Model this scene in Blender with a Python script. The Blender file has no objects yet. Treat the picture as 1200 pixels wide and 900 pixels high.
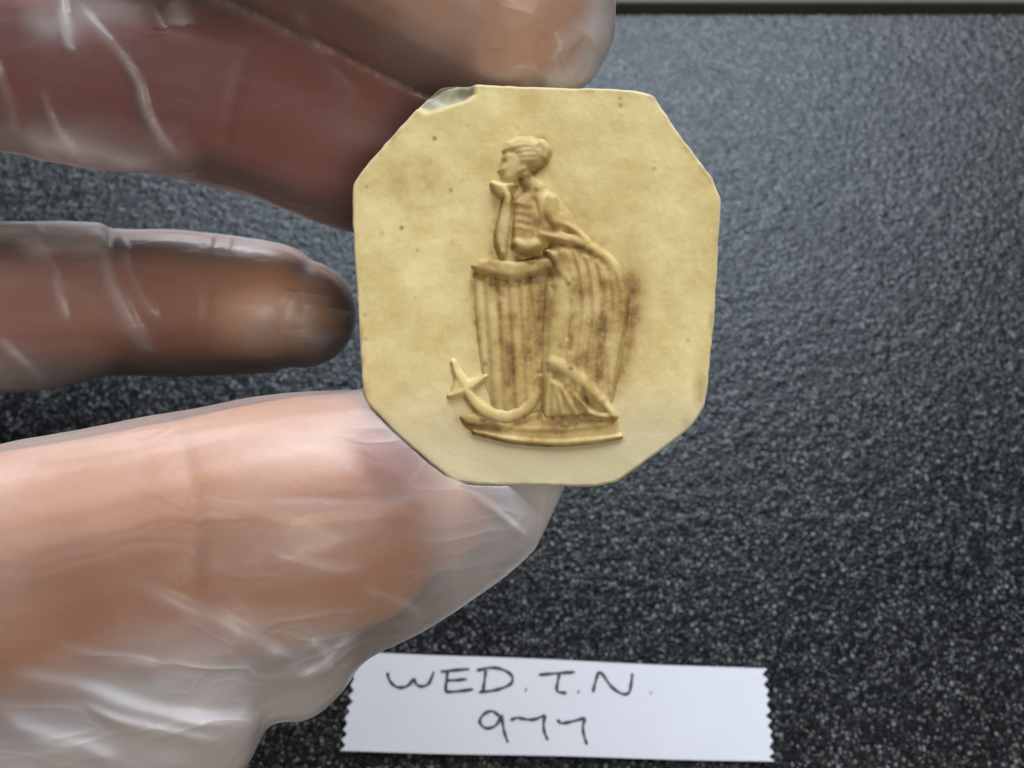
import bpy, math
import numpy as np
from mathutils import Vector
from mathutils.bvhtree import BVHTree

# ------------------------------------------------------------------ camera, light, exposure
S = bpy.context.scene
COL = S.collection
FPX = 1000.0                       # focal length in photo pixels (photo 1200 x 900)
TH = math.radians(66)              # camera looks 66 degrees down
H = 123.0                          # camera height above the foam, mm
Cc = np.array([0., 0., H])
Rv = np.array([1., 0., 0.])
Fv = np.array([0., math.cos(TH), -math.sin(TH)])
Uv = np.array([0., math.sin(TH), math.cos(TH)])
MM = 0.001

cam_d = bpy.data.cameras.new('camera')
cam = bpy.data.objects.new('camera', cam_d); COL.objects.link(cam)
cam_d.sensor_width = 36; cam_d.lens = FPX / 1200 * 36
cam_d.clip_start = 0.002; cam_d.clip_end = 20
cam.location = (0, 0, H * MM)
cam.rotation_euler = (math.radians(90) - TH, 0, 0)
cam_d.dof.use_dof = True
cam_d.dof.focus_distance = 0.070
cam_d.dof.aperture_fstop = 42
S.camera = cam

W = bpy.data.worlds.new('World'); S.world = W; W.use_nodes = True
bg = W.node_tree.nodes['Background']
bg.inputs['Color'].default_value = (0.80, 0.90, 1.0, 1); bg.inputs['Strength'].default_value = 0.05

def area(name, loc, target, sx, sy, power, col):
    l = bpy.data.lights.new(name, 'AREA'); l.shape = 'RECTANGLE'; l.size = sx; l.size_y = sy
    l.energy = power; l.color = col
    o = bpy.data.objects.new(name, l); COL.objects.link(o); o.location = loc
    d = Vector(target) - Vector(loc)
    o.rotation_euler = d.to_track_quat('-Z', 'Y').to_euler()
    return o
# a tall window behind the tray, an added low light rimming the fingers from back left, and a room lamp over the photographer's right shoulder
area('window_light', (0.10, 0.82, 0.84), (0, 0.07, 0.03), 0.95, 0.58, 28.0, (0.86, 0.93, 1.0))
area('low_rim_light', (-0.30, 0.95, 0.27), (-0.03, 0.05, 0.04), 0.60, 0.28, 13.0, (0.80, 0.90, 1.0))  # added light, rims the finger tops and glove film
area('room_lamp_light', (0.20, -0.40, 0.63), (0.0, 0.05, 0.05), 0.28, 0.28, 3.3, (1.0, 0.91, 0.78))
S.cycles.max_bounces = 8; S.cycles.transparent_max_bounces = 10
S.view_settings.view_transform = 'Standard'; S.view_settings.look = 'None'
S.view_settings.gamma = 1; S.view_settings.exposure = -0.12

# ------------------------------------------------------------------ helpers
rng = np.random.default_rng(7)
def P(px, py, d):
    return Cc + d * (Fv + (px - 600) / FPX * Rv + (450 - py) / FPX * Uv)
def on_plane(px, py, z):
    r = Fv + (px - 600) / FPX * Rv + (450 - py) / FPX * Uv
    return Cc + r * ((z - H) / r[2])
def project(V):
    q = V - Cc; d = q @ Fv
    return 600 + (q @ Rv) / d * FPX, 450 - (q @ Uv) / d * FPX, d

def link(name, me, mat, parent=None, origin=None, smooth=True):
    o = bpy.data.objects.new(name, me); COL.objects.link(o)
    if mat is not None:
        me.materials.clear(); me.materials.append(mat)
    if smooth:
        me.polygons.foreach_set('use_smooth', np.ones(len(me.polygons), bool))
    if parent is not None: o.parent = parent
    if origin is not None: o.location = [c * MM for c in origin]
    me.update()
    return o
def make(name, V, F, mat, parent=None, base=(0, 0, 0), place=None, smooth=True):
    """V in mm (world); base: mm point that becomes the local origin"""
    V = (np.asarray(V, float) - np.asarray(base)) * MM
    me = bpy.data.meshes.new(name)
    me.from_pydata(V.tolist(), [], F.tolist() if isinstance(F, np.ndarray) else F)
    return link(name, me, mat, parent, place, smooth)
def empty(name, loc, label, cat):
    o = bpy.data.objects.new(name, None); COL.objects.link(o)
    o.empty_display_size = 0.01
    o.location = [c * MM for c in loc]; o['label'] = label; o['category'] = cat
    return o
def fattr(o, name, arr):
    a = o.data.attributes.new(name, 'FLOAT', 'POINT'); a.data.foreach_set('value', np.asarray(arr, np.float32))

def blur(a, n):
    for _ in range(n):
        b = np.pad(a, 1, mode='edge')
        a = (b[:-2, 1:-1] + b[2:, 1:-1] + b[1:-1, :-2] + b[1:-1, 2:] + 2 * b[1:-1, 1:-1]) / 6
    return a
class Noise:
    """smooth value noise, 3-D, built from a random lattice"""
    def __init__(s, seed): s.t = np.random.default_rng(seed).random((32, 32, 32)) * 2 - 1
    def __call__(s, p):
        i = np.floor(p).astype(int); f = p - i; f = f * f * (3 - 2 * f); i %= 32; j = (i + 1) % 32
        t = s.t; x0, y0, z0 = i.T; x1, y1, z1 = j.T; fx, fy, fz = f.T
        a = t[x0, y0, z0] * (1 - fx) + t[x1, y0, z0] * fx; b = t[x0, y1, z0] * (1 - fx) + t[x1, y1, z0] * fx
        c = t[x0, y0, z1] * (1 - fx) + t[x1, y0, z1] * fx; d = t[x0, y1, z1] * (1 - fx) + t[x1, y1, z1] * fx
        return (a * (1 - fy) + b * fy) * (1 - fz) + (c * (1 - fy) + d * fy) * fz
N1, N2, N3 = Noise(1), Noise(2), Noise(3)

def seg_dist(X, Y, poly, closed=False):
    pts = list(poly); D = np.full(X.shape, 1e9)
    prs = list(zip(pts, pts[1:] + ([pts[0]] if closed else [])))
    if not closed: prs = list(zip(pts[:-1], pts[1:]))
    for (x0, y0), (x1, y1) in prs:
        dx, dy = x1 - x0, y1 - y0; L = dx * dx + dy * dy + 1e-9
        t = np.clip(((X - x0) * dx + (Y - y0) * dy) / L, 0, 1)
        D = np.minimum(D, np.hypot(X - x0 - t * dx, Y - y0 - t * dy))
    return D
def inside(X, Y, poly):
    r = np.zeros(X.shape, bool); n = len(poly)
    for k in range(n):
        x0, y0 = poly[k]; x1, y1 = poly[(k + 1) % n]
        if y0 == y1: continue
        c = ((y0 > Y) != (y1 > Y)) & (X < (x1 - x0) * (Y - y0) / (y1 - y0) + x0)
        r ^= c
    return r
def crom(pts, n):
    """Catmull-Rom through rows of pts, n samples per span"""
    p = np.asarray(pts, float); p = np.vstack([2 * p[0] - p[1], p, 2 * p[-1] - p[-2]]); out = []
    for k in range(1, len(p) - 2):
        for t in np.linspace(0, 1, n, endpoint=False):
            a, b, c, d = p[k - 1:k + 3]
            out.append(.5 * (2 * b + (c - a) * t + (2 * a - 5 * b + 4 * c - d) * t * t + (3 * b - a - 3 * c + d) * t ** 3))
    out.append(p[-2]); return np.array(out)

# ------------------------------------------------------------------ materials
def mat(name):
    m = bpy.data.materials.new(name); m.use_nodes = True; nt = m.node_tree
    for n in list(nt.nodes): nt.nodes.remove(n)
    out = nt.nodes.new('ShaderNodeOutputMaterial')
    return m, nt, out
def nd(nt, t, **kw):
    n = nt.nodes.new('ShaderNode' + t)
    for k, v in kw.items():
        if k in n.inputs: n.inputs[k].default_value = v
        else: setattr(n, k, v)
    return n
def mixc(nt, fac, a, b):
    n = nt.nodes.new('ShaderNodeMix'); n.data_type = 'RGBA'
    for s, v in ((n.inputs[0], fac), (n.inputs[6], a), (n.inputs[7], b)):
        if isinstance(v, (tuple, float, int)): s.default_value = v if not isinstance(v, tuple) or len(v) == 4 else v + (1,)
        else: nt.links.new(v, s)
    return n.outputs[2]
def ramp(nt, src, stops):
    n = nt.nodes.new('ShaderNodeMapRange'); n.inputs[1].default_value, n.inputs[2].default_value = stops[:2]
    n.inputs[3].default_value, n.inputs[4].default_value = stops[2:]
    nt.links.new(src, n.inputs[0]); return n.outputs[0]
def obj_co(nt): return nt.nodes.new('ShaderNodeTexCoord').outputs['Object']
def noise(nt, co, scale, detail=4, rough=.55):
    n = nd(nt, 'TexNoise', Scale=scale, Detail=detail, Roughness=rough); nt.links.new(co, n.inputs['Vector']); return n.outputs['Fac']

def m_foam():
    m, nt, out = mat('black_foam'); co = obj_co(nt); L = nt.links.new
    b = nd(nt, 'BsdfPrincipled', Roughness=.5); b.inputs['Specular Tint'].default_value = (.82, .91, 1.0, 1); b.inputs['Specular IOR Level'].default_value = .21
    dots = None; hs = []
    for sc, lo, rad in ((1700.0, .5, .6), (2900.0, .6, .6)):
        v = nd(nt, 'TexVoronoi', Scale=sc); L(co, v.inputs['Vector'])
        sep = nd(nt, 'SeparateColor'); L(v.outputs['Color'], sep.inputs[0])
        a0 = nd(nt, 'Math', operation='POWER'); L(ramp(nt, sep.outputs[0], (lo, 1.0, 0, 1)), a0.inputs[0]); a0.inputs[1].default_value = 2.6; a = a0.outputs[0]; d = ramp(nt, v.outputs['Distance'], (rad * .45, rad, 1, 0))
        mu = nd(nt, 'Math', operation='MULTIPLY', use_clamp=True); L(a, mu.inputs[0]); L(d, mu.inputs[1]); hs.append(v)
        if dots is None: dots = mu.outputs[0]; s0 = sep
        else:
            mx = nd(nt, 'Math', operation='MAXIMUM'); L(dots, mx.inputs[0]); L(mu.outputs[0], mx.inputs[1]); dots = mx.outputs[0]
    big = ramp(nt, noise(nt, co, 60), (.35, .7, 0, 1))
    c0 = mixc(nt, big, (.003, .0031, .0036), (.006, .0061, .0066))
    L(mixc(nt, dots, c0, (.14, .14, .14)), b.inputs['Base Color'])
    L(ramp(nt, s0.outputs[1], (0, 1, .22, .42)), b.inputs['Roughness'])
    bu = nd(nt, 'Bump', Strength=.55, Distance=.00016); bu.invert = True; L(hs[0].outputs['Distance'], bu.inputs['Height'])
    b2 = nd(nt, 'Bump', Strength=.4, Distance=.00007); b2.invert = True; L(hs[1].outputs['Distance'], b2.inputs['Height']); L(bu.outputs[0], b2.inputs['Normal'])
    L(b2.outputs[0], b.inputs['Normal']); L(b.outputs[0], out.inputs[0]); return m
def m_plain(name, col, rough=.6, var=.15, scale=120, bump=.0):
    m, nt, out = mat(name); co = obj_co(nt); b = nd(nt, 'BsdfPrincipled', Roughness=rough)
    f = noise(nt, co, scale)
    nt.links.new(mixc(nt, f, tuple(c * (1 - var) for c in col), tuple(min(1, c * (1 + var)) for c in col)), b.inputs['Base Color'])
    if bump:
        bu = nd(nt, 'Bump', Strength=.4, Distance=bump); nt.links.new(noise(nt, co, scale * 12), bu.inputs['Height'])
        nt.links.new(bu.outputs[0], b.inputs['Normal'])
    nt.links.new(b.outputs[0], out.inputs[0]); return m
def m_clay():
    m, nt, out = mat('yellow_stoneware'); co = obj_co(nt)
    b = nd(nt, 'BsdfPrincipled', Roughness=.6); b.inputs['Specular IOR Level'].default_value = .22
    b.inputs['Subsurface Weight'].default_value = .12; b.inputs['Subsurface Radius'].default_value = (.0012, .0007, .0003)
    base = mixc(nt, ramp(nt, noise(nt, co, 240, 9, .74), (.36, .64, 0, 1)), (.655, .55, .285), (.52, .405, .165))
    gr = nd(nt, 'Attribute', attribute_name='grime_shade').outputs['Fac']  # brown staining plus shade painted along the relief
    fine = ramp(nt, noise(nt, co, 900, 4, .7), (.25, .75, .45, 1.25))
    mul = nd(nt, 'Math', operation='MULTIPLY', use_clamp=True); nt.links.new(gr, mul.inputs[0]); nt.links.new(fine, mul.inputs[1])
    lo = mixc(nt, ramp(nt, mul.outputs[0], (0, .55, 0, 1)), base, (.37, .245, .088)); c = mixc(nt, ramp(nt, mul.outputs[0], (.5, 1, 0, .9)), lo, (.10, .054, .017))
    pale = nd(nt, 'Attribute', attribute_name='pale').outputs['Fac']
    c = mixc(nt, pale, c, (.50, .45, .31))
    chip = nd(nt, 'Attribute', attribute_name='chip').outputs['Fac']
    cg = mixc(nt, ramp(nt, noise(nt, co, 700, 4), (.35, .65, 0, 1)), (.26, .24, .17), (.45, .43, .33))
    c = mixc(nt, chip, c, cg)
    v = nd(nt, 'TexVoronoi', Scale=760.0); nt.links.new(co, v.inputs['Vector'])
    sp = ramp(nt, v.outputs['Distance'], (.08, .22, 1, 0))
    sc = nd(nt, 'SeparateColor'); nt.links.new(v.outputs['Color'], sc.inputs[0])
    keep = ramp(nt, sc.outputs[0], (.78, .95, 0, .75))
    m2 = nd(nt, 'Math', operation='MULTIPLY', use_clamp=True); nt.links.new(sp, m2.inputs[0]); nt.links.new(keep, m2.inputs[1])
    nt.links.new(mixc(nt, m2.outputs[0], c, (.11, .075, .03)), b.inputs['Base Color'])
    bu = nd(nt, 'Bump', Strength=.3, Distance=.00016); nt.links.new(noise(nt, co, 1100, 5, .65), bu.inputs['Height'])
    nt.links.new(bu.outputs[0], b.inputs['Normal']); nt.links.new(b.outputs[0], out.inputs[0]); return m
def m_skin():
    m, nt, out = mat('skin'); co = obj_co(nt)
    b = nd(nt, 'BsdfPrincipled', Roughness=.5)
    b.inputs['Subsurface Weight'].default_value = .35; b.inputs['Subsurface Radius'].default_value = (.006, .0018, .0008)
    b.inputs['Subsurface Scale'].default_value = 1.0
    c = mixc(nt, ramp(nt, noise(nt, co, 90, 3), (.3, .7, 0, 1)), (.46, .235, .115), (.39, .165, .075))
    rd = nd(nt, 'Attribute', attribute_name='flush_shade').outputs['Fac']
    c = mixc(nt, rd, c, (.22, .05, .036)); pd = nd(nt, 'Attribute', attribute_name='pad').outputs['Fac']
    nt.links.new(mixc(nt, pd, c, (.66, .43, .30)), b.inputs['Base Color'])
    bu = nd(nt, 'Bump', Strength=.25, Distance=.0002); nt.links.new(noise(nt, co, 1500, 3), bu.inputs['Height'])
    nt.links.new(bu.outputs[0], b.inputs['Normal']); nt.links.new(b.outputs[0], out.inputs[0]); return m
def m_glove():
    """milky polythene film: clear where it clings to the skin, cloudier where it hangs loose"""
    m, nt, out = mat('clear_glove_film'); co = obj_co(nt); L = nt.links.new
    tr = nd(nt, 'BsdfTransparent', Color=(.97, .965, .96, 1))
    df = nd(nt, 'BsdfDiffuse', Color=(.80, .79, .83, 1)); tl = nd(nt, 'BsdfTranslucent', Color=(.82, .78, .80, 1))
    body = nd(nt, 'MixShader', Fac=.45); L(df.outputs[0], body.inputs[1]); L(tl.outputs[0], body.inputs[2])
    gap = nd(nt, 'Attribute', attribute_name='gap').outputs['Fac']
    op = ramp(nt, gap, (.15, 4.2, .045, .88))
    fold = nd(nt, 'Attribute', attribute_name='fold').outputs['Fac']  # crease whitening and painted highlights, added to the film's opacity
    a1 = nd(nt, 'Math', operation='MULTIPLY_ADD'); L(fold, a1.inputs[0]); a1.inputs[1].default_value = .45; L(op, a1.inputs[2])
    lw = nd(nt, 'LayerWeight', Blend=.28)
    a2 = nd(nt, 'Math', operation='MULTIPLY_ADD', use_clamp=True); L(lw.outputs['Facing'], a2.inputs[0]); a2.inputs[1].default_value = .25; L(a1.outputs[0], a2.inputs[2])
    film = nd(nt, 'MixShader'); L(a2.outputs[0], film.inputs[0]); L(tr.outputs[0], film.inputs[1]); L(body.outputs[0], film.inputs[2])
    gl = nd(nt, 'BsdfGlossy', Roughness=.34, Color=(1, 1, 1, 1))
    fr = nd(nt, 'Fresnel', IOR=1.33)
    ridges = None                                # fine crumple lines in the film
    for sc, st in ((85, (.8, 2.4, 2.0)), (190, (1.3, 1.3, 1.3))):
        mp = nd(nt, 'Mapping'); mp.inputs['Scale'].default_value = st; mp.inputs['Rotation'].default_value = (.3, .5, .35); L(co, mp.inputs['Vector'])
        nn = nd(nt, 'TexNoise', Scale=float(sc), Detail=1.5, Roughness=.4, Distortion=.9); L(mp.outputs[0], nn.inputs['Vector'])
        s1 = nd(nt, 'Math', operation='SUBTRACT'); L(nn.outputs['Fac'], s1.inputs[0]); s1.inputs[1].default_value = .5
        s2 = nd(nt, 'Math', operation='ABSOLUTE'); L(s1.outputs[0], s2.inputs[0])
        r_ = ramp(nt, s2.outputs[0], (0, .10, 1, 0)); s3 = nd(nt, 'Math', operation='POWER', use_clamp=True); L(r_, s3.inputs[0]); s3.inputs[1].default_value = 2.2
        if ridges is None: ridges = s3.outputs[0]
        else:
            s4 = nd(nt, 'Math', operation='MULTIPLY_ADD'); L(s3.outputs[0], s4.inputs[0]); s4.inputs[1].default_value = .3; L(ridges, s4.inputs[2]); ridges = s4.outputs[0]
    loose = ramp(nt, gap, (.2, 2.4, .22, 1.0))
    hgt = nd(nt, 'Math', operation='MULTIPLY'); L(ridges, hgt.inputs[0]); L(loose, hgt.inputs[1])
    a3 = nd(nt, 'Math', operation='MULTIPLY_ADD', use_clamp=True); L(hgt.outputs[0], a3.inputs[0]); a3.inputs[1].default_value = .09; L(a2.outputs[0], a3.inputs[2]); L(a3.outputs[0], film.inputs[0])
    bu = nd(nt, 'Bump', Strength=.17, Distance=.00035); L(hgt.outputs[0], bu.inputs['Height'])
    for n in (gl, df, fr): L(bu.outputs[0], n.inputs['Normal'])
    mx = nd(nt, 'MixShader'); L(fr.outputs[0], mx.inputs[0]); L(film.outputs[0], mx.inputs[1]); L(gl.outputs[0], mx.inputs[2])
    L(mx.outputs[0], out.inputs[0]); return m
FOAM, CLAY, SKIN, GLOVE = m_foam(), m_clay(), m_skin(), m_glove()
TRAY = m_plain('olive_grey_board', (.045, .045, .036), .7, .2, 60, .0002)
PAPER = m_plain('white_paper_tape', (.42, .425, .47), .75, .05, 90, .00008)
INK = m_plain('black_ink', (.018, .018, .022), .5, .3, 400)
NAIL = m_plain('fingernail', (.55, .33, .26), .3, .08, 90)

# ------------------------------------------------------------------ setting: foam floor and tray wall
YB = on_plane(600, 14, 0)[1]                     # where the foam meets the back wall
def foam():
    st = .36
    xs = np.concatenate([np.linspace(-210, -130, 5)[:-1], np.arange(-130, 126, st), np.linspace(126, 210, 6)])
    ys = np.concatenate([np.linspace(-90, -16, 5)[:-1], np.arange(-16, YB - .1, st), [YB]])
    X, Y = np.meshgrid(xs, ys); h = X.shape
    a = rng.standard_normal(h); g = blur(a, 2); g /= g.std()
    g2 = blur(rng.standard_normal(h), 14); g2 /= g2.std()
    ce = np.zeros(h); k = rng.random(h) > .93; ce[k] = rng.random(k.sum()); ce = blur(ce, 2); ce /= ce.max()
    Z = .018 * g + .003 * g2 + .19 * ce
    edge = (X < -129) | (X > 125) | (Y < -15); Z[edge] = 0
    Z[-1] = -.9; Z[-2] -= .35
    V = np.stack([X, Y, Z], -1).reshape(-1, 3); n, w = h
    i = np.arange(n * w).reshape(n, w)
    F = np.stack([i[:-1, :-1], i[:-1, 1:], i[1:, 1:], i[1:, :-1]], -1).reshape(-1, 4)
    o = make('foam_lining', V, F, FOAM); o['kind'] = 'structure'; o['label'] = 'black speckled foam lining the tray'
foam()
def box(x0, x1, y0, y1, z0, z1, bev=.0):
    V = [(x, y, z) for z in (z0, z1) for y in (y0, y1) for x in (x0, x1)]
    F = [(0, 2, 3, 1), (4, 5, 7, 6), (0, 1, 5, 4), (2, 6, 7, 3), (0, 4, 6, 2), (1, 3, 7, 5)]
    return V, F
tray = empty('tray', (0, YB + 3, -6), 'olive grey tray rim behind the black foam', 'tray')
tb = (0, YB + 3, -6)
V, F = box(-210, 210, YB + .9, YB + 26, -4, 1.4); o = make('rim', V, F, TRAY, tray, tb, smooth=False)
bv = o.modifiers.new('bevel', 'BEVEL'); bv.width = .0005; bv.segments = 2
V, F = box(-210, 210, -90, YB + 26, -6, -4.002); make('base', V, F, TRAY, tray, tb, smooth=False)

# ------------------------------------------------------------------ medallion
MD = 66.0                                        # distance of its face from the lens plane
OUT = [(517, 98), (560, 97), (640, 101), (700, 102), (742, 104), (766, 110), (800, 160), (836, 207), (846, 232),
       (843, 300), (838, 380), (831, 450), (826, 478), (812, 500), (770, 533), (722, 566), (700, 571),
       (640, 570), (560, 569), (533, 566), (500, 541), (460, 505), (430, 474), (424, 455), (418, 360),
       (412, 262), (412, 215), (432, 188), (470, 145), (500, 113)]
MC = np.array([630., 335.])
s = MD / FPX                                     # mm per pixel on the face
def med(px, py, z):
    """pixel on the face + height towards the viewer (mm) -> world mm"""
    px = np.asarray(px, float); py = np.asarray(py, float); z = np.asarray(z, float)
    q = ((px - 600) * s)[..., None] * Rv + ((450 - py) * s)[..., None] * Uv + (MD - z)[..., None] * Fv
    return q + Cc
mbase = P(630, 567, MD)
medallion = empty('medallion', mbase, 'octagonal yellow clay medallion with raised figure, pinched between gloved fingers', 'medallion')
CHIP = [(512, 92), (556, 92), (559, 111), (545, 119), (518, 128), (500, 133), (486, 126), (500, 104)]
def smooth01(x): x = np.clip(x, 0, 1); return x * x * (3 - 2 * x)
# brown dirt and painted shade along the modelling, under ledges and beside the figure
DIRT_SHADE = [([(557, 322), (575, 330), (603, 333), (646, 325)], 4, 1.1), ([(606, 304), (622, 307), (636, 299), (648, 288), (690, 296)], 3.6, .9),
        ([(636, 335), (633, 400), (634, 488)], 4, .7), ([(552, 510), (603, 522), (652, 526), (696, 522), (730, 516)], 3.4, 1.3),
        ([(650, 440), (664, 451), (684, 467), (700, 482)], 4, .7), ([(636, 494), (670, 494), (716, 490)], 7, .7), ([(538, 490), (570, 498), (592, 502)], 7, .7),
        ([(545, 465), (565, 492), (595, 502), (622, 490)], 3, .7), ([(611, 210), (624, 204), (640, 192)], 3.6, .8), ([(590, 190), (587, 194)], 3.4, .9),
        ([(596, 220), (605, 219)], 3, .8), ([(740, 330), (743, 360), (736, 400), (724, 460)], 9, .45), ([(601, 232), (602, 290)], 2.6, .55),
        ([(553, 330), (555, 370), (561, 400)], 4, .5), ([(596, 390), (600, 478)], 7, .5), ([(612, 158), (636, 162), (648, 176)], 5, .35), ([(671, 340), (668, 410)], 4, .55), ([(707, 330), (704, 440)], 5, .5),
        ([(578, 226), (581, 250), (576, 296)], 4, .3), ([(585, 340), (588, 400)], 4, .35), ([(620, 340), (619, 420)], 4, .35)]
def face_grime_shade(X, Y):
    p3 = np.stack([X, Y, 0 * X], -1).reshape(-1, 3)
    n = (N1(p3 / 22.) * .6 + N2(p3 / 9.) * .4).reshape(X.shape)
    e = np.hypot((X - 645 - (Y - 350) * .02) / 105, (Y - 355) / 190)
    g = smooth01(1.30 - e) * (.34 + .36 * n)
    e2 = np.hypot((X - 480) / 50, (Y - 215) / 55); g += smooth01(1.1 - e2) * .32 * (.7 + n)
    e3 = np.hypot((X - 740) / 28, (Y - 350) / 105); g += smooth01(1.2 - e3) * .34  # shadow right of the figure, painted in
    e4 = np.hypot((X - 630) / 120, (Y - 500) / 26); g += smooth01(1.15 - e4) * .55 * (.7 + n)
    for pts, w, a in DIRT_SHADE: g = g + a * np.exp(-(seg_dist(X, Y, pts) / w) ** 2) * (.85 + .5 * n)
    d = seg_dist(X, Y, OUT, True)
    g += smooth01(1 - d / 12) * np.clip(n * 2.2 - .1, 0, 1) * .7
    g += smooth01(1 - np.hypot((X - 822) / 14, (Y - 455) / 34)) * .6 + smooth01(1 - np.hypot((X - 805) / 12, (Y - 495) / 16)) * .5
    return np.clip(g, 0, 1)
def medal_body():
    o = np.array(OUT, float); L = np.linalg.norm(np.roll(o, -1, 0) - o, axis=1); c = np.concatenate([[0], np.cumsum(L)])
    n = 520; t = np.linspace(0, c[-1], n, endpoint=False); oo = np.vstack([o, o[:1]])
    B = np.stack([np.interp(t, c, oo[:, 0]), np.interp(t, c, oo[:, 1])], -1)
    for _ in range(2): B = (np.roll(B, 1, 0) + 2 * B + np.roll(B, -1, 0)) / 4
    jag = N3(np.stack([t / 9, t * 0, t * 0], -1)) * .45 + N2(np.stack([t / 30, t * 0 + 3, t * 0], -1)) * .35
    dirs = (B - MC) / np.linalg.norm(B - MC, axis=1)[:, None]; B = B + dirs * jag[:, None]
    sc = np.concatenate([np.linspace(.004, .95, 110), np.linspace(.955, .985, 8)])
    rings = []; Vs = []
    for k in sc: rings.append((MC + (B - MC) * k, 0.0, 1))
    for k, z in ((.992, -.05), (.997, -.16), (1.0, -.38), (1.0, -.8), (.995, -2.5), (.975, -5.0), (.955, -6.6), (.93, -7.0), (.5, -7.0), (.01, -7.0)):
        rings.append((MC + (B - MC) * k, z, 0))
    X = np.array([r[0][:, 0] for r in rings]); Y = np.array([r[0][:, 1] for r in rings])
    Z = np.array([np.full(n, r[1]) for r in rings])
    p3 = np.stack([X, Y, 0 * X], -1).reshape(-1, 3)
    front = Z > -.5
    und = (N1(p3 / 60.) * .10 + N2(p3 / 14.) * .012).reshape(X.shape)
    Z = np.where(front, Z + und - .1, Z)
    ins = inside(X, Y, CHIP); d = seg_dist(X, Y, CHIP, True)
    chipd = np.where(ins, np.minimum(d / 7, 1), 0) * (.7 + .25 * N3(p3 / 16.).reshape(X.shape))
    Z = np.where(front, Z - chipd * 1.0, Z)
    V = med(X, Y, Z).reshape(-1, 3); m = len(rings); i = np.arange(m * n).reshape(m, n); j = np.roll(i, -1, 1)
    F = np.stack([i[:-1], i[1:], j[1:], j[:-1]], -1).reshape(-1, 4)
    ob = make('body', V, F, CLAY, medallion, mbase)
    fattr(ob, 'grime_shade', (face_grime_shade(X, Y) * (Z > -1.5)).ravel())
    d2 = seg_dist(X, Y, OUT, True)
    pale = smooth01(1 - d2 / 5.5) * .9 + smooth01((Y - 420) / 120) * .75 + smooth01(1 - np.hypot((X - 500) / 12, (Y - 118) / 12)) * .8
    fattr(ob, 'pale', np.clip(pale, 0, .9).ravel()); fattr(ob, 'chip', np.clip(chipd * 1.6, 0, 1).ravel())
medal_body()

def pillow(X, Y, poly, hgt, rad):
    ins = inside(X, Y, poly); d = seg_dist(X, Y, poly, True)
    t = np.clip(d / rad, 0, 1); f = np.sqrt(np.clip(1 - (1 - t) ** 2, 0, 1))
    return np.where(ins, hgt * f, 0)
def limb(X, Y, pts, hgt, base=0.0):
    """rounded bar along (x, y, radius) points"""
    R = np.zeros(X.shape); p = crom(pts, 26)
    for x, y, r in p:
        q = 1 - ((X - x) ** 2 + (Y - y) ** 2) / (r * r); R = np.maximum(R, np.where(q > 0, base + hgt * np.sqrt(np.clip(q, 0, 1)), 0))
    return R
def ridge(X, Y, pts, w, amp):
    pts = [tuple(p) for p in crom(pts, 5)] if len(pts) > 2 else pts
    return amp * np.exp(-(seg_dist(X, Y, pts) / w) ** 2)
def relief(name, bbox, fn, soft=2, dirt=.35):
    x0, y0, x1, y1 = bbox; st = .75
    X, Y = np.meshgrid(np.arange(x0, x1, st), np.arange(y0, y1, st))
    Z = .50 * blur(fn(X, Y), soft); p3 = np.stack([X, Y, 0 * X], -1).reshape(-1, 3)
    nz = (N2(p3 / 5.) * .5 + N1(p3 / 11.) * .5).reshape(X.shape)
    on = Z > .02; Z = np.where(on, Z - .02 + .02 * nz * np.clip(Z * 3, 0, 1), -.06)
    cell = on[:-1, :-1] | on[1:, :-1] | on[:-1, 1:] | on[1:, 1:]
    n, w = X.shape; i = np.arange(n * w).reshape(n, w)
    F = np.stack([i[:-1, :-1], i[1:, :-1], i[1:, 1:], i[:-1, 1:]], -1)[cell]
    u, inv = np.unique(F, return_inverse=True); F = inv.reshape(F.shape)
    zz = Z.ravel()[u]; und = N1(p3[u] / 60.) * .10 - .1
    ob = make(name, med(X.ravel()[u], Y.ravel()[u], zz + und), F, CLAY, medallion, mbase)
    fattr(ob, 'grime_shade', np.clip(dirt + .22 * N1(p3[u] / 20.) + .75 * face_grime_shade(X.ravel()[u], Y.ravel()[u]) - .25, 0, .95))
    return ob

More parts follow.
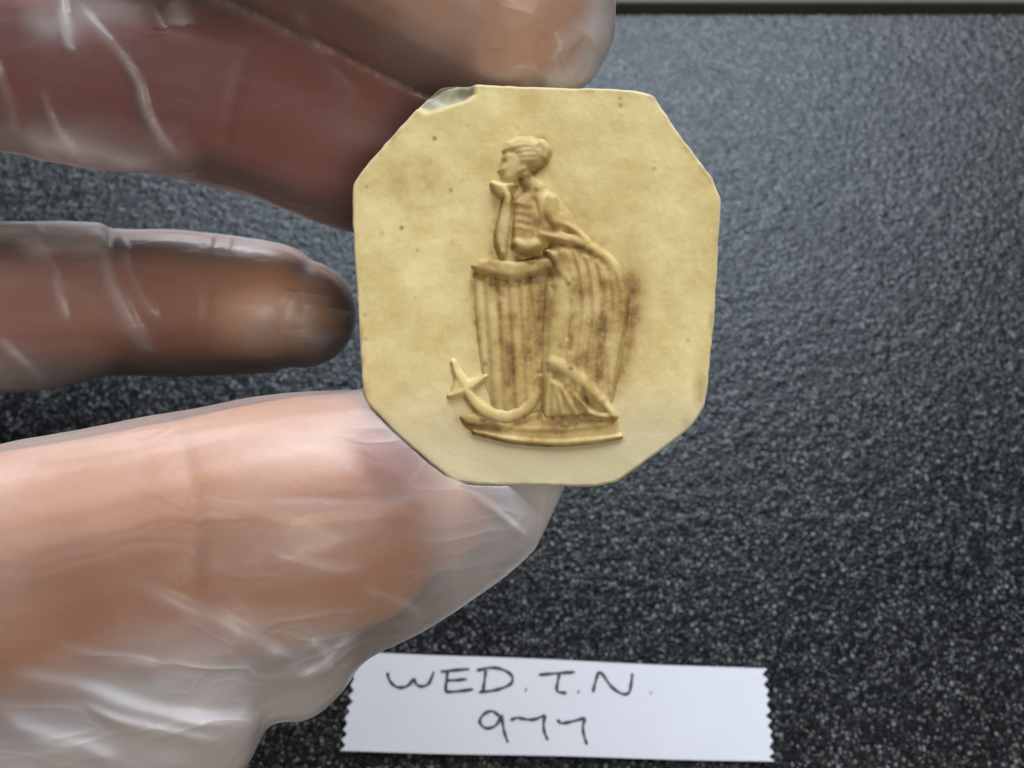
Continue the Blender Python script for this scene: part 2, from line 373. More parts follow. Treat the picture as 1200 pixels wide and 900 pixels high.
def smax(a, b, k=.34):
    m = np.maximum(a, b); f = np.clip(k - np.abs(a - b), 0, None) / k
    return np.where((a > .05) & (b > .05), m + f * f * k * .25, m)
def f_figure(X, Y):
    h = np.zeros(X.shape); up = lambda a: smax(h, a)
    # skirt and cloak
    cloak = [(640, 276), (662, 279), (688, 287), (712, 301), (730, 322), (738, 348), (735, 385), (728, 425), (720, 462),
             (714, 478), (700, 484), (650, 488), (636, 486), (634, 440), (634, 380), (636, 335), (642, 318), (646, 300)]
    h = up(pillow(X, Y, cloak, 1.25, 26))
    fold = np.zeros(X.shape)
    for x, a, ph in ((664, .20, 0), (676, .26, 1), (688, .24, 2), (700, .28, 3), (712, .22, 4)):
        fold += ridge(X, Y, [(x - 2 + ph * .5, 296 + ph * 4), (x + 5, 325), (x + 8, 370), (x + 2, 420), (x - 2 + 1.5 * ph, 470)], 3.4, a * 1.6)
    fold -= ridge(X, Y, [(648, 338), (660, 372), (664, 396)], 3, .5)
    fold -= ridge(X, Y, [(671, 330), (673, 380), (668, 410)], 2.6, .32)
    fold -= ridge(X, Y, [(706, 335), (708, 372), (703, 430)], 2.2, .25)
    h = np.where(h > .1, h + fold, h)
    h = up(limb(X, Y, [(640, 277, 5), (664, 280, 6.5), (690, 291, 7), (714, 308, 7), (727, 335, 6.5), (728, 370, 5), (721, 420, 3), (715, 460, 1.5)], .85, .6))
    h = up(limb(X, Y, [(655, 262, 4), (672, 270, 5), (688, 285, 5)], .9, .5))
    h = up(limb(X, Y, [(660, 300, 10), (660, 316, 9), (666, 331, 5)], 1.1, .6))        # bunched cloth over the slab
    h = up(limb(X, Y, [(642, 296, 4), (650, 304, 6), (658, 322, 5)], 1.1, .6))
    # bent front leg and crossed shin
    h = up(limb(X, Y, [(660, 322, 6), (656, 350, 10), (654, 380, 12), (651, 405, 10), (648, 430, 8)], 1.0, .6))
    h = up(limb(X, Y, [(648, 424, 8), (664, 434, 9.5), (684, 449, 9), (703, 468, 7)], 1.0, .8))
    h = up(limb(X, Y, [(702, 468, 6), (712, 478, 5.5), (718, 488, 4)], .9, .5))
    h = up(limb(X, Y, [(690, 484, 4), (705, 487, 5), (720, 488, 3.5)], .8, .4))
    # fan of hem folds between the feet
    h = up(pillow(X, Y, [(637, 430), (652, 430), (676, 448), (704, 474), (708, 487), (637, 492)], .85, 8))
    for a, b in (((644, 440), (637, 490)), ((648, 448), (648, 492)), ((650, 450), (660, 490)), ((655, 452), (676, 488)), ((668, 458), (692, 484))):
        h = np.where(h > .05, h + ridge(X, Y, [a, b], 2.6, .30), h)
    # torso, neck, shoulder
    torso = [(601, 236), (612, 226), (624, 215), (640, 222), (656, 234), (668, 250), (674, 266), (658, 277), (643, 284),
             (634, 294), (622, 302), (607, 298), (600, 284)]
    h = up(pillow(X, Y, torso, 1.35, 17))
    for k, y in enumerate((240, 250, 259, 268)):
        h = np.where(h > .2, h + ridge(X, Y, [(602, y - 2), (611, y), (622, y + 3)], 2.1, .13), h)
    h = np.where(h > .2, h - ridge(X, Y, [(626, 236), (630, 256), (626, 280)], 2.6, .35), h)
    h = up(limb(X, Y, [(606, 287, 7), (616, 290, 9), (628, 288, 7)], 1.15, .6))
    h = up(limb(X, Y, [(646, 236, 8), (645, 249, 10), (650, 262, 7)], 1.2, .75))
    h = up(limb(X, Y, [(634, 276, 5), (648, 279, 4.5), (664, 283, 4)], .9, .7))
    h = up(limb(X, Y, [(613, 203, 9), (619, 213, 9), (628, 222, 11)], 1.0, .4))
    # raised forearm with the hand under the chin
    h = up(limb(X, Y, [(589, 297, 5), (588, 280, 8), (592, 255, 7.4), (595, 236, 6), (592, 226, 6)], 1.0, .7))
    h = up(limb(X, Y, [(579, 217, 3.5), (585, 220, 5.5), (593, 222, 6), (601, 220, 4)], .8, .75))
    h = up(limb(X, Y, [(577, 215, 2.2), (580, 222, 3), (588, 229, 4)], .7, .6))
    # head: face, hair with rolled band and knot
    face = [(592, 178), (588, 187), (587, 194), (583, 201), (587, 204), (587, 210), (592, 217), (602, 216), (610, 206), (616, 190), (606, 176)]
    h = up(pillow(X, Y, face, 1.25, 10))
    h = np.where(h > .2, h - .5 * np.exp(-(np.hypot(X - 590, Y - 190) / 3.0) ** 2) - .3 * np.exp(-(np.hypot(X - 588, Y - 208) / 2.2) ** 2), h)
    hair = [(588, 178), (594, 167), (606, 161), (622, 160), (636, 166), (643, 177), (640, 188), (630, 195), (618, 199), (609, 206), (606, 196), (602, 184), (594, 181)]
    hh = pillow(X, Y, hair, 1.5, 13)
    st = np.zeros(X.shape)
    for k in range(5):
        o_ = k * 6.5
        st += ridge(X, Y, [(598 + o_ * .5, 170 + o_ * .75), (612 + o_ * .5, 166 + o_ * .9), (632 + o_ * .15, 172 + o_ * .6)], 1.7, .16)
    h = up(np.where(hh > .2, hh + st - .12, hh))
    h = up(limb(X, Y, [(634, 170, 6), (639, 177, 6.5), (638, 186, 5)], .9, .6))
    h = np.where((h > .2), h - ridge(X, Y, [(609, 207), (620, 200), (636, 193)], 2.2, .55), h)
    return h
def f_pedestal(X, Y):
    shaft = [(556, 318), (646, 318), (640, 360), (636, 420), (634, 486), (582, 488), (572, 470), (564, 430), (559, 390), (556, 350)]
    h = pillow(X, Y, shaft, .85, 24)
    for x in (566, 580, 593, 606, 620):
        h = np.where(h > .1, h - ridge(X, Y, [(x - 1, 322), (x + 5, 410), (x + 9, 490)], 3.4, .34), h)
    slab = [(553, 312), (562, 304), (580, 303), (604, 307), (628, 303), (648, 301), (650, 316), (628, 322), (602, 327), (576, 323), (557, 317)]
    return np.maximum(h, np.where(inside(X, Y, slab), .55 + pillow(X, Y, slab, .60, 7), 0))
def f_anchor(X, Y):
    h = limb(X, Y, [(546, 456, 5), (556, 471, 7), (572, 484, 8), (595, 489, 8.5), (614, 481, 8), (627, 464, 7), (633, 442, 5)], .62, .30)
    h = np.maximum(h, pillow(X, Y, [(530, 422), (549, 445), (572, 438), (556, 458), (546, 464), (525, 468), (532, 446)], .75, 6))
    h = np.maximum(h, limb(X, Y, [(531, 424, 3), (536, 440, 4), (546, 455, 5)], .6, .25))
    return np.maximum(h, limb(X, Y, [(527, 464, 3), (537, 460, 4), (548, 455, 5), (558, 450, 4), (569, 441, 3)], .6, .25))
def f_ground(X, Y):
    g = [(538, 488), (560, 482), (600, 484), (660, 482), (706, 480), (722, 486), (727, 513), (696, 518), (652, 522), (603, 518), (559, 509), (545, 500)]
    h = pillow(X, Y, g, .62, 10)
    h = np.maximum(h, limb(X, Y, [(556, 506, 2.5), (603, 515, 4), (652, 518.5, 4.2), (696, 515, 4), (727, 511, 2.5)], .55, .30))
    return np.where(h > .1, h + ridge(X, Y, [(545, 494), (600, 501), (655, 503), (715, 497)], 3, .16), h)
relief('relief_ground', (530, 472, 735, 530), f_ground, 8, .50)
relief('relief_pedestal', (545, 294, 658, 496), f_pedestal, 10, .55)
relief('relief_anchor', (520, 415, 642, 505), f_anchor, 10, .48)
relief('relief_figure', (565, 152, 748, 500), f_figure, 10, .50)

# ------------------------------------------------------------------ hand and glove
def tube(ctrl, n=7, extra=0.0, seg=28, flat=1.0, pix=True):
    """closed rounded tube through control rows (px, py, depth, radius) -> V, F in mm"""
    c = crom([np.append(P(*r[:3]), r[3] + extra) for r in ctrl], n); p, R = c[:, :3], c[:, 3]
    T = np.gradient(p, axis=0); T /= np.linalg.norm(T, axis=1)[:, None]
    rings = []
    def ring(cn, r, t, u):
        u = u - t * (u @ t); u /= np.linalg.norm(u); v = np.cross(t, u)
        a = np.linspace(0, 2 * np.pi, seg, endpoint=False)
        return cn + r * (np.cos(a)[:, None] * u + np.sin(a)[:, None] * v * flat), u
    u = np.array([.13, .2, 1.]); caps = [(-math.cos(b), math.sin(b)) for b in np.linspace(.06, math.pi / 2, 7)[:-1]]
    for ax, rr in caps: rings.append(ring(p[0] + T[0] * ax * R[0], R[0] * rr, T[0], u)[0])
    for k in range(len(p)):
        q, u = ring(p[k], R[k], T[k], u); rings.append(q)
    for ax, rr in reversed(caps): rings.append(ring(p[-1] - T[-1] * ax * R[-1], R[-1] * rr, T[-1], u)[0])
    V = np.concatenate(rings); m = len(rings); i = np.arange(m * seg).reshape(m, seg); j = np.roll(i, -1, 1)
    F = [tuple(q) for q in np.stack([i[:-1], j[:-1], j[1:], i[1:]], -1).reshape(-1, 4)]
    F += [tuple(i[0][::-1]), tuple(i[-1])]
    return V, F
def loft(rows, n=6, seg=30):
    """sections given by upper and lower outline point, depth and half thickness"""
    c = crom(rows, n); V = []; a = np.linspace(0, 2 * np.pi, seg, endpoint=False)
    for tx, ty, bx, by, d, w in c:
        A, B = P(tx, ty, d), P(bx, by, d); mid = (A + B) / 2; e = (A - B) / 2; vw = mid - Cc; vw /= np.linalg.norm(vw)
        ca, sa = np.cos(a), np.sin(a)
        V.append(mid + np.outer(ca, e) + np.outer(np.sign(sa) * np.abs(sa) ** .8 * w, vw))
    V = np.concatenate(V); m = len(c); i = np.arange(m * seg).reshape(m, seg); j = np.roll(i, -1, 1)
    F = [tuple(q) for q in np.stack([i[:-1], j[:-1], j[1:], i[1:]], -1).reshape(-1, 4)]
    return V, F + [tuple(i[0][::-1]), tuple(i[-1])]
def fuse(parts, voxel, it):
    Vs, Fs, n = [], [], 0
    for V, F in parts:
        Vs.append(V); Fs += [tuple(int(k) + n for k in f) for f in F]; n += len(V)
    me = bpy.data.meshes.new('tmp'); me.from_pydata(np.concatenate(Vs).tolist(), [], Fs)
    o = bpy.data.objects.new('tmp', me); COL.objects.link(o)
    r = o.modifiers.new('r', 'REMESH'); r.mode = 'VOXEL'; r.voxel_size = voxel
    sm = o.modifiers.new('s', 'SMOOTH'); sm.factor = .5; sm.iterations = it
    dg = bpy.context.evaluated_depsgraph_get(); res = bpy.data.meshes.new_from_object(o.evaluated_get(dg))
    bpy.data.objects.remove(o); bpy.data.meshes.remove(me)
    V = np.empty(len(res.vertices) * 3); res.vertices.foreach_get('co', V)
    return res, V.reshape(-1, 3)
def normals(me):
    me.update(); n = np.empty(len(me.vertices) * 3); me.vertex_normals.foreach_get('vector', n); return n.reshape(-1, 3)
OUTM = [((x - 600) * s, (450 - y) * s) for x, y in OUT]
def keep_out(V, gap):
    """soft flesh gives way: push points out of the medallion's prism (and its reach towards the viewer)"""
    q = V - Cc; d = q @ Fv; X = q @ Rv; Y = q @ Uv
    near = (d > MD - 9) & (d < MD + 7.2)
    # compare along the line of sight, so nothing bulges in front of the face
    k = np.where(d < MD, MD / d, 1.0); X2, Y2 = X * k, Y * k
    taper = np.where(d > MD, 1 - .008 * (d - MD), 1.0)
    c = np.array([(MC[0] - 600) * s, (450 - MC[1]) * s]); X2 = c[0] + (X2 - c[0]) / taper; Y2 = c[1] + (Y2 - c[1]) / taper
    ins = inside(X2, Y2, OUTM) & near
    best = np.full(len(V), 1e9); bx, by = X2.copy(), Y2.copy(); n = len(OUTM)
    for a in range(n):
        (x0, y0), (x1, y1) = OUTM[a], OUTM[(a + 1) % n]; dx, dy = x1 - x0, y1 - y0
        t = np.clip(((X2 - x0) * dx + (Y2 - y0) * dy) / (dx * dx + dy * dy), 0, 1); qx, qy = x0 + t * dx, y0 + t * dy
        dd = np.hypot(X2 - qx, Y2 - qy); m = dd < best; best[m] = dd[m]; bx[m] = qx[m]; by[m] = qy[m]
    r = np.stack([bx - c[0], by - c[1]], -1); r /= np.linalg.norm(r, axis=1)[:, None]
    bx += r[:, 0] * gap; by += r[:, 1] * gap
    bx = (c[0] + (bx - c[0]) * taper) / k; by = (c[1] + (by - c[1]) * taper) / k
    V = V.copy(); V[ins] += ((bx - X)[:, None] * Rv + (by - Y)[:, None] * Uv)[ins]
    return V

INDEX = [(590, 6, 74.5, 8.9), (545, -22, 74.5, 9.6), (455, -70, 74.5, 9.8), (370, -104, 75.5, 9.6), (220, -176, 78, 9.9), (60, -255, 82, 10.2), (-180, -200, 88, 10.5), (-420, -60, 95, 12)]
MIDDLE = [(535, 208, 84, 7.4), (470, 178, 84, 8.3), (380, 148, 84, 8.7), (300, 120, 84, 8.6), (150, 84, 86, 8.9), (0, 55, 88, 9.5), (-220, 40, 95, 10), (-470, 60, 104, 12)]
RING = [(354, 368, 97, 5.6), (318, 362, 97, 6.9), (230, 356, 97.5, 7.6), (130, 354, 98, 8.0), (20, 356, 99, 8.2), (-110, 362, 100, 8.8), (-280, 330, 102, 9.5), (-500, 240, 106, 11.5)]
LITTLE = [(60, 335, 117, 5.6), (-20, 330, 116, 6.4), (-150, 325, 114, 6.8), (-290, 330, 113, 7.6), (-480, 330, 114, 10)]
THUMB = [(494, 578, 71.5, 6.6), (452, 586, 70.8, 8.9), (370, 605, 69.5, 9.9), (240, 633, 68, 9.9), (80, 668, 68, 10.2), (-120, 712, 69, 11.5), (-330, 770, 74, 14), (-560, 800, 82, 17)]
WR = (-980, 560, 100)
PALM = [[(-420, -60, 95, 12), (-700, 220, 98, 15), (-960, 480, 100, 17)], [(-470, 60, 104, 12), (-720, 300, 102, 15), (-970, 520, 100, 17)],
        [(-500, 240, 106, 11.5), (-740, 380, 104, 14), (-980, 560, 100, 17)], [(-480, 330, 114, 10), (-740, 460, 108, 13), (-985, 600, 100, 17)],
        [(-560, 800, 82, 17), (-760, 700, 92, 18), (-980, 570, 99, 18)]]
ARM = [(-950, 540, 100, 19), (-1200, 660, 100, 20), (-1500, 780, 98, 22)]
skin_me, SV = fuse([tube(t) for t in (INDEX, MIDDLE, RING, LITTLE, THUMB, *PALM, ARM)], .55, 8)
SV = keep_out(SV, .18)
hb = np.array([P(*WR)[0], P(*WR)[1], 0.])
skin_me.vertices.foreach_set('co', SV.ravel()); skin_me.update()
bvh = BVHTree.FromPolygons(SV.tolist(), [tuple(p.vertices) for p in skin_me.polygons])
# creases across the joints, and shade painted into middle and ring fingers, with pressed red at the thumb
sx, sy, sd = project(SV); sn = normals(skin_me)
def axis_d(ctrl):
    c = crom([np.append(P(*r[:3]), r[3]) for r in ctrl], 5); D = np.full(len(SV), 1e9)
    for q in c: D = np.minimum(D, np.linalg.norm(SV - q[:3], axis=1) - q[3])
    return D
dI, dM, dR, dT, dL = (axis_d(c) for c in (INDEX, MIDDLE, RING, THUMB, LITTLE))
onM = smooth01((np.minimum(np.minimum(dI, dR), dT) - dM) / 3 + .5); onR = smooth01((np.minimum(np.minimum(dM, dL), dT) - dR) / 3 + .5); onT = smooth01((np.minimum(np.minimum(dM, dI), dR) - dT) / 3 + .5)
flush_shade = 1.0 * onM + onR * (.15 + .45 * smooth01((300 - sx) / 120))  # darkens the shadowed middle and ring fingers in the skin colour
flush_shade += .8 * onT * smooth01(1.25 - np.hypot((sx - 470) / 75, (sy - 525) / 60))
cr = np.zeros(len(SV))
for pts, w, a in (([(210, 500), (232, 600), (225, 720)], 7, .35), ([(196, 498), (215, 610), (208, 730)], 5, .2), ([(235, 280), (243, 350), (238, 430)], 4, .3), ([(290, 60), (268, 130), (255, 215)], 6, .3)):
    cr += a * np.exp(-(seg_dist(sx, sy, pts) / w) ** 2)
SV2 = SV - sn * cr[:, None]
skin_me.vertices.foreach_set('co', ((SV2 - hb) * MM).ravel())
hand = link('hand', skin_me, SKIN, None, hb); fattr(hand, 'flush_shade', np.clip(flush_shade, 0, 1))
fattr(hand, 'pad', np.clip(onR * smooth01(1.4 - np.hypot((sx - 325) / 75, (sy - 380) / 48)) * .8 + (1 - onT) * (1 - onM) * (1 - onR) * smooth01(1.4 - np.hypot((sx - 560) / 150, (sy - 20) / 90)) * .55, 0, 1))  # ring and index fingertips painted paler where light catches them
hand['label'] = 'left hand in a clear wrinkled glove, thumb and index finger gripping the medallion'
hand['category'] = 'hand'

# glove: loose skin-tight tubes plus the hanging film under the thumb
THUMB_FILM = [(-330, 590, -330, 1010, 74, 15.5), (-120, 556, -150, 1000, 70, 13), (0, 531, 40, 985, 68.5, 12), (110, 511, 180, 960, 68, 11.6), (220, 490, 276, 905, 68.5, 11),
              (300, 478, 312, 849, 69, 10.6), (360, 466, 362, 842, 69.5, 10), (420, 457, 400, 812, 70, 9.6), (470, 452, 432, 770, 70.5, 9.4), (520, 470, 505, 731, 71, 8.2),
              (585, 500, 552, 704, 71.5, 6.4), (635, 540, 597, 672, 71.8, 4.6), (656, 562, 620, 652, 72, 3.6), (662, 568, 628, 644, 72, 2.8)]
IDX_FILM = [(590, -50, 590, 50, 74.5, 4), (655, -75, 640, 112, 74.5, 7.4), (704, -55, 686, 99, 74.6, 5.6), (719, -20, 706, 72, 74.8, 3.2), (722, 0, 719, 46, 75, 1.6)]
RING_FILM = [(-60, 262, -60, 474, 99.5, 9.6), (20, 260, 10, 460, 99, 9.4), (85, 260, 70, 452, 98.5, 9.2), (118, 261, 110, 445, 98.2, 9.1), (132, 270, 135, 438, 98, 8.3), (160, 285, 160, 425, 98, 6.5)]
MID_FILM = [(-100, -60, -90, 172, 91, 10.6), (0, -50, 10, 178, 88.5, 10.4), (90, -25, 80, 187, 87, 10), (170, -8, 150, 198, 86, 9.8), (230, 8, 210, 206, 85, 9.6), (285, 40, 262, 205, 84.5, 7)]
gl_parts = [tube(t, extra=e) for t, e in ((INDEX, .55), (MIDDLE, .5), (RING, .5), (LITTLE, .6), (THUMB, .5))] + [tube(t, extra=1.0) for t in PALM]
gl_parts += [loft(r) for r in (THUMB_FILM, IDX_FILM, RING_FILM, MID_FILM)]
gl_me, GV = fuse(gl_parts, .42, 5)
import bmesh
def refine(me, V):
    gx, gy, gd = project(V); me.vertices.foreach_set('co', V.ravel()); n_ = normals(me)
    ok = (np.einsum('ij,ij->i', n_, Cc - V) > 0) & (gx > -60) & (gx < 760) & (gy > -60) & (gy < 960)
    bm = bmesh.new(); bm.from_mesh(me); bm.verts.ensure_lookup_table()
    ed = [e for e in bm.edges if ok[e.verts[0].index] and ok[e.verts[1].index]]
    bmesh.ops.subdivide_edges(bm, edges=ed, cuts=1, use_grid_fill=True); bm.to_mesh(me); bm.free()
    V = np.empty(len(me.vertices) * 3); me.vertices.foreach_get('co', V); return V.reshape(-1, 3)
GV = refine(gl_me, GV); print('glove verts', len(GV), 'skin', len(SV))
gx, gy, gd = project(GV); gn = normals(gl_me); facing = np.einsum('ij,ij->i', gn, Cc - GV) > 0
fold = np.zeros(len(GV)); disp = np.zeros(len(GV))
def crease_shine(pts, w, amp, dmin, dmax, lit=1.0):
    """a pulled line in the film, brightness painted into its opacity: steep on one side, easing off on the other, fading at its ends"""
    global fold, disp
    pts = crom(pts, 6) if len(pts) > 2 else np.asarray(pts, float)
    m = np.nonzero((gd > dmin) & (gd < dmax) & facing & (gx > -250) & (gx < 760))[0]
    jit = N1(GV[m] / 5.) * w * .8
    X, Y = gx[m] + jit, gy[m] + jit; D = np.full(len(m), 1e9); sg = np.ones(len(m)); al = np.zeros(len(m)); K = len(pts) - 1
    for k in range(K):
        (x0, y0), (x1, y1) = pts[k], pts[k + 1]; dx, dy = x1 - x0, y1 - y0
        t = np.clip(((X - x0) * dx + (Y - y0) * dy) / (dx * dx + dy * dy + 1e-9), 0, 1); d = np.hypot(X - x0 - t * dx, Y - y0 - t * dy)
        b = d < D; D[b] = d[b]; sg[b] = np.sign((X - x0) * dy - (Y - y0) * dx)[b]; al[b] = ((k + t) / K)[b]
    end = smooth01(np.minimum(al, 1 - al) * 5 + .12) * (.75 + .5 * N2(GV[m] / 3.))
    ws = np.where(sg > 0, w * .9, w * 2.4); g = np.exp(-(D / ws) ** 2) * end
    disp[m] += .75 * amp * g; fold[m] += lit * np.exp(-(D / (w * .9)) ** 2) * end
M_, R_, T_ = (76, 93), (88, 108), (50, 77)
crease_shine([(69, -10), (76, 28), (82, 62)], 5, .5, *M_, .8)
crease_shine([(84, 0), (130, 50), (161, 92), (172, 126), (192, 165), (226, 198)], 5, .6, *M_, .4)
crease_shine([(172, -4), (199, 42), (215, 84), (220, 123)], 4.5, .8, *M_, .7)
crease_shine([(205, 0), (216, 26), (224, 50)], 14, .35, *M_, 1.4)  # triangle of window glare painted as milky film
crease_shine([(30, 165), (75, 168), (115, 183), (200, 200)], 9, .5, *M_, .45)
crease_shine([(50, 100), (70, 150), (100, 180)], 4, .5, *M_, .3)
crease_shine([(-10, 60), (10, 110), (22, 160)], 5, .6, *M_, .3)
crease_shine([(40, 262), (66, 321), (84, 394)], 5, .6, *R_, .35)
crease_shine([(118, 262), (128, 313), (158, 379), (191, 423)], 8, .8, *R_, .4)
crease_shine([(140, 270), (160, 330), (190, 380)], 5, .5, *R_, .2)
crease_shine([(0, 395), (30, 425), (60, 450)], 5, .5, *R_, .25)
crease_shine([(-30, 280), (50, 276), (128, 282)], 16, .5, *R_, 2.0)  # window highlight painted along the ring finger's upper edge
crease_shine([(250, 277), (246, 300)], 3.5, .35, *R_, .15)
crease_shine([(270, 278), (266, 298)], 3.5, .35, *R_, .15)
crease_shine([(350, 358), (385, 363), (412, 371)], 4.5, .45, *R_, .3)
crease_shine([(330, 345), (360, 350), (392, 352)], 5, .4, *R_, .15)
crease_shine([(330, 400), (375, 392), (405, 384)], 6, .5, *R_, .35)
crease_shine([(153, 689), (238, 718), (300, 748), (345, 776)], 8, .45, *T_, .14)
crease_shine([(0, 786), (113, 814), (238, 848), (317, 842)], 9, .6, *T_, .14)
crease_shine([(363, 746), (380, 764), (391, 788)], 5, .3, *T_, .08)
crease_shine([(225, 604), (330, 590), (430, 592), (510, 584)], 9, .2, *T_, .14)
crease_shine([(544, 574), (580, 598), (620, 630)], 3, .35, *T_, .25)
crease_shine([(0, 842), (70, 868), (150, 898)], 9, .5, *T_, .12)
crease_shine([(60, 758), (130, 772), (190, 780)], 6, .3, *T_, .12)
crease_shine([(310, 640), (370, 664), (440, 672)], 8, .2, *T_, .10)
crease_shine([(420, 690), (470, 706), (500, 728)], 6, .3, *T_, .12)
crease_shine([(90, 828), (180, 850), (270, 868)], 6, .35, *T_, .16)
crease_shine([(350, 800), (385, 770), (410, 740)], 5, .3, *T_, .14)
crease_shine([(652, 74), (672, 64), (690, 46)], 7, -.8, *T_, 0)
crease_shine([(560, 62), (600, 56), (645, 30)], 9, -.5, *T_, 0)
crease_shine([(560, 84), (620, 78), (650, 92)], 6, .5, *T_, .25)
crease_shine([(345, 10), (375, 60), (420, 112)], 7, .5, *T_, .12)
crease_shine([(706, -30), (704, 30), (690, 100)], 26, 0, *T_, 1.5)  # this and the next two paint the lit index tip, nothing raised
crease_shine([(600, 96), (640, 92), (690, 80)], 12, 0, *T_, .8)
crease_shine([(470, 20), (520, 30), (580, 10)], 50, 0, *T_, .35)
crease_shine([(280, 390), (330, 385), (380, 385)], 24, 0, *R_, .8)  # lit ring fingertip painted as haze, nothing raised
crease_shine([(20, 150), (80, 172), (180, 196)], 14, .2, *M_, .6)
crease_shine([(10, 10), (100, 6), (190, 10)], 26, .1, *M_, .7)  # window brightness painted along the top of the middle finger
nz = N1(GV / 7.5) * .26 + N2(GV / np.array([4.6, 3.4, 3.4])) * .08 + N3(GV / 1.5) * .012
off = GV - gn * 0; GV = GV + gn * (disp + nz)[:, None]
GV = keep_out(GV, .05)
# keep the film outside the skin, measure how loose it hangs
gap = np.zeros(len(GV)); dead = np.zeros(len(GV), bool)
for k in range(len(GV)):
    v = Vector(GV[k]); loc, nrm, idx, dist = bvh.find_nearest(v)
    side = (v - loc).dot(nrm)
    if side < .12:
        if side < 0 and dist > 4: dead[k] = True
        else: GV[k] = np.array(loc + nrm * .12)
        gap[k] = .12
    else: gap[k] = dist
GV = keep_out(GV, .03)
gl_me.vertices.foreach_set('co', ((GV - hb) * MM).ravel()); gl_me.update()
glove = link('glove', gl_me, GLOVE, hand); glove['label'] = 'clear milky wrinkled glove'
fattr(glove, 'gap', gap); fattr(glove, 'fold', np.clip(fold, 0, 1))
bm = bmesh.new(); bm.from_mesh(gl_me); bm.verts.ensure_lookup_table()
bmesh.ops.delete(bm, geom=[bm.verts[k] for k in np.nonzero(dead)[0]], context='VERTS'); bm.to_mesh(gl_me); bm.free()

def nail(tip, back, dorsal, wid, ln, r):
    """curved nail plate on the back of a fingertip"""
    a = P(*tip); b = P(*back); ax = (a - b) / np.linalg.norm(a - b); d = np.asarray(dorsal, float); d -= ax * (d @ ax); d /= np.linalg.norm(d); sd_ = np.cross(ax, d)
    n, m = 13, 13; U, T = np.meshgrid(np.linspace(-1, 1, n), np.linspace(0, 1, m))
    w = wid / 2 * (1 - .18 * (1 - T) ** 2) * np.sqrt(np.clip(1 - np.clip(T - .75, 0, 1) ** 2 * 7, .3, 1))
    ang = U * w / r
    rim = a + ax * ((T - .62) * ln)[..., None]; dr = d * np.cos(ang)[..., None] + sd_ * np.sin(ang)[..., None]
    top = np.empty(rim.shape)
    for k in np.ndindex(T.shape):
        hit = bvh.ray_cast(Vector(rim[k] + dr[k] * 25), Vector(-dr[k]))[0]
        rr = (np.array(hit) - rim[k]) @ dr[k] if hit else r
        top[k] = rim[k] + dr[k] * (min(rr, r * 1.15) + .07)
    V = [top.reshape(-1, 3), (top - dr * .35).reshape(-1, 3)]
    V = np.concatenate(V); i = np.arange(n * m).reshape(m, n); F = np.stack([i[:-1, :-1], i[:-1, 1:], i[1:, 1:], i[1:, :-1]], -1).reshape(-1, 4)
    F = np.concatenate([F, F[:, ::-1] + n * m])
    rim = np.concatenate([i[0], i[1:, -1], i[-1, -2::-1], i[-2:0:-1, 0]]); r2 = np.roll(rim, -1)
    F = np.concatenate([F, np.stack([r2, rim, rim + n * m, r2 + n * m], -1)])
    make('fingernail', V, F, NAIL, hand, hb)
nail((455, 603, 70.8), (300, 630, 69), -Uv + .6 * Fv, 11.5, 12, 8.3)
nail((575, -3, 74.5), (440, -78, 74.5), Uv + .5 * Fv, 10, 11, 9.4)
nail((505, 195, 84), (400, 155, 84), Uv + .4 * Fv, 9.5, 10.5, 8.0)
nail((326, 363, 97), (230, 356, 97.5), Uv + .5 * Fv, 8.0, 9.5, 6.6)

# ------------------------------------------------------------------ paper label with handwriting
ZL = .62
def lab_pt(px, py, z): return on_plane(px, py, z)
def edge(p, q, n, amp):
    out = []
    for k in range(n * 2 + 1):
        t = k / (2 * n); x = p[0] + (q[0] - p[0]) * t; y = p[1] + (q[1] - p[1]) * t
        out.append((x + (amp if k % 2 else 0) * (1 + .3 * math.sin(k * 2.3)), y + .6 * math.sin(k * 1.7)))
    return out
right = edge((899, 784), (908, 893), 9, -5.0); left = edge((398, 880), (417, 764), 9, 5.0)
lb = on_plane(655, 830, 0)
label = empty('paper_label', lb, 'white paper tape label with zigzag cut ends and handwritten inventory number', 'label')
def lz(px, py): return ZL + .35 * max(0, (px - 860) / 48) ** 2 + .12 * math.sin(px / 70.) + .25 * max(0, (440 - px) / 45) ** 2
V, F = [], []
lft = left[::-1]; nr, nc = len(right), 60
for lay in (.12, 0.0):
    for k in range(nc):
        u = (k / (nc - 1))
        for a in range(nr):
            x = lft[a][0] + (right[a][0] - lft[a][0]) * u; y = lft[a][1] + (right[a][1] - lft[a][1]) * u + .5 * math.sin(u * 11 + a)
            V.append(lab_pt(x, y, lz(x, y) + lay))
G = np.arange(nc * nr).reshape(nc, nr); F = [tuple(q) for q in np.stack([G[:-1, :-1], G[:-1, 1:], G[1:, 1:], G[1:, :-1]], -1).reshape(-1, 4)]
F += [tuple(int(z) + nc * nr for z in q[::-1]) for q in F]
rm = np.concatenate([G[:, 0], G[-1, 1:], G[-2::-1, -1], G[0, -2:0:-1]]); r2 = np.roll(rm, -1)
F += [tuple(q) for q in np.stack([rm, r2, r2 + nc * nr, rm + nc * nr], -1)]
make('paper', V, F, PAPER, label, lb, smooth=False)
Q = lambda L: [(370 + x / 2.143, 740 + y / 2.143) for x, y in L]
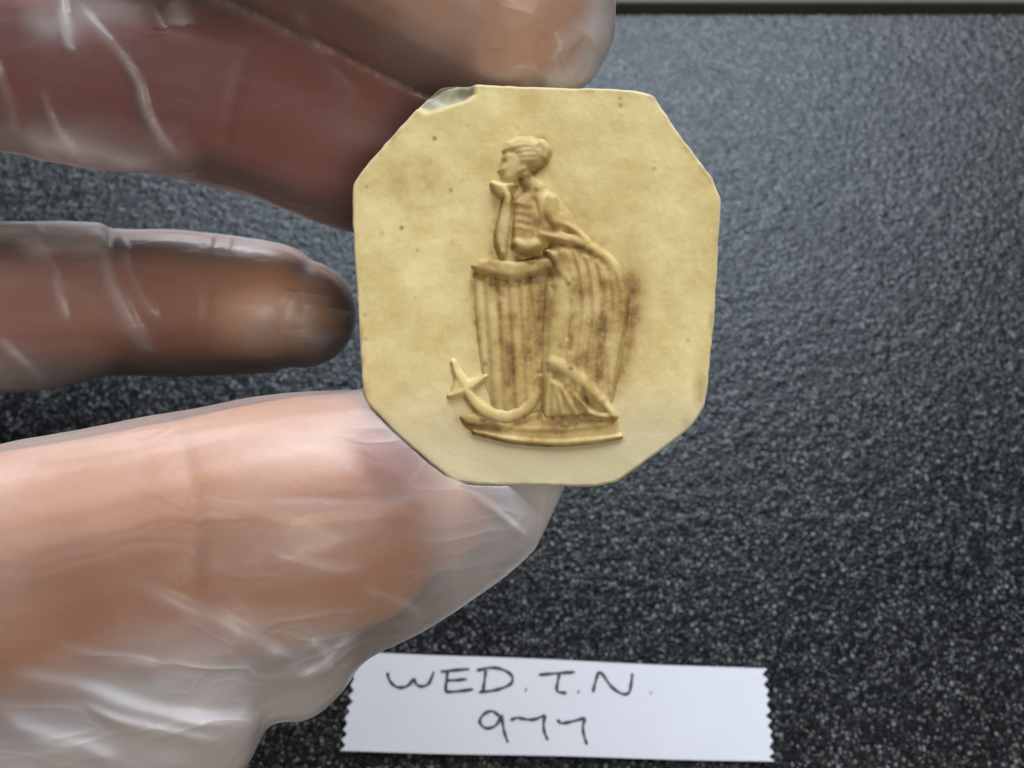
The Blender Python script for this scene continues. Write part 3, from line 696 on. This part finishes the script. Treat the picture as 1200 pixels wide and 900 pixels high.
GLY = [('letter_w', [[(180, 103), (184, 120), (197, 136), (215, 141), (234, 134), (246, 119), (252, 132), (266, 138), (284, 130), (297, 100)]]),
       ('letter_e', [[(332, 97), (328, 122), (326, 152)], [(326, 152), (360, 150), (396, 145)], [(327, 123), (355, 122), (380, 119)], [(314, 101), (350, 97), (386, 94)]]),
       ('letter_d', [[(427, 97), (424, 122), (420, 150)], [(404, 98), (440, 91), (470, 96), (492, 111), (491, 130), (466, 143), (440, 149), (410, 152)]]),
       ('full_stop', [[(526, 146), (529, 148)]]),
       ('letter_t', [[(560, 109), (605, 105), (650, 102)], [(612, 106), (607, 130), (607, 150), (630, 155)]]),
       ('full_stop', [[(658, 151), (661, 153)]]),
       ('letter_n', [[(696, 153), (702, 128), (711, 103), (722, 110), (742, 138), (768, 156), (786, 154), (792, 132), (795, 105)]]),
       ('full_stop', [[(841, 154), (843, 155)]]),
       ('digit_nine', [[(462, 213), (442, 200), (421, 209), (412, 228), (428, 243), (452, 236), (467, 211)], [(467, 208), (470, 235), (475, 258), (483, 279)]]),
       ('digit_seven', [[(489, 223), (505, 217), (525, 220), (548, 221), (576, 210)], [(576, 210), (572, 235), (575, 255), (583, 273)]]),
       ('digit_seven', [[(607, 221), (616, 230), (640, 227), (676, 217)], [(676, 217), (671, 240), (674, 262), (681, 284)]])]
for gname, strokes in GLY:
    V, F = [], []
    for sn_, st in enumerate(strokes):
        p = crom(Q(st), 6) if len(st) > 2 else np.array(Q(st)); b = len(V); m = len(p)
        t = np.gradient(p, axis=0); t /= np.linalg.norm(t, axis=1)[:, None] + 1e-9
        for k in range(m):
            w = (1.75 if gname != 'full_stop' else 2.0) * (1 + .22 * math.sin(k * .8 + b)) * (.75 if k in (0, m - 1) and gname != 'full_stop' else 1)
            for sg in (-1, 1):
                x, y = p[k] + sg * w * np.array([-t[k, 1], t[k, 0]]); V.append(lab_pt(x, y, lz(x, y) + .12 + .03 + .004 * sn_))
        for k in range(m - 1): F.append((b + 2 * k, b + 2 * k + 1, b + 2 * k + 3, b + 2 * k + 2))
    make(gname, V, F, INK, label, lb, smooth=False)
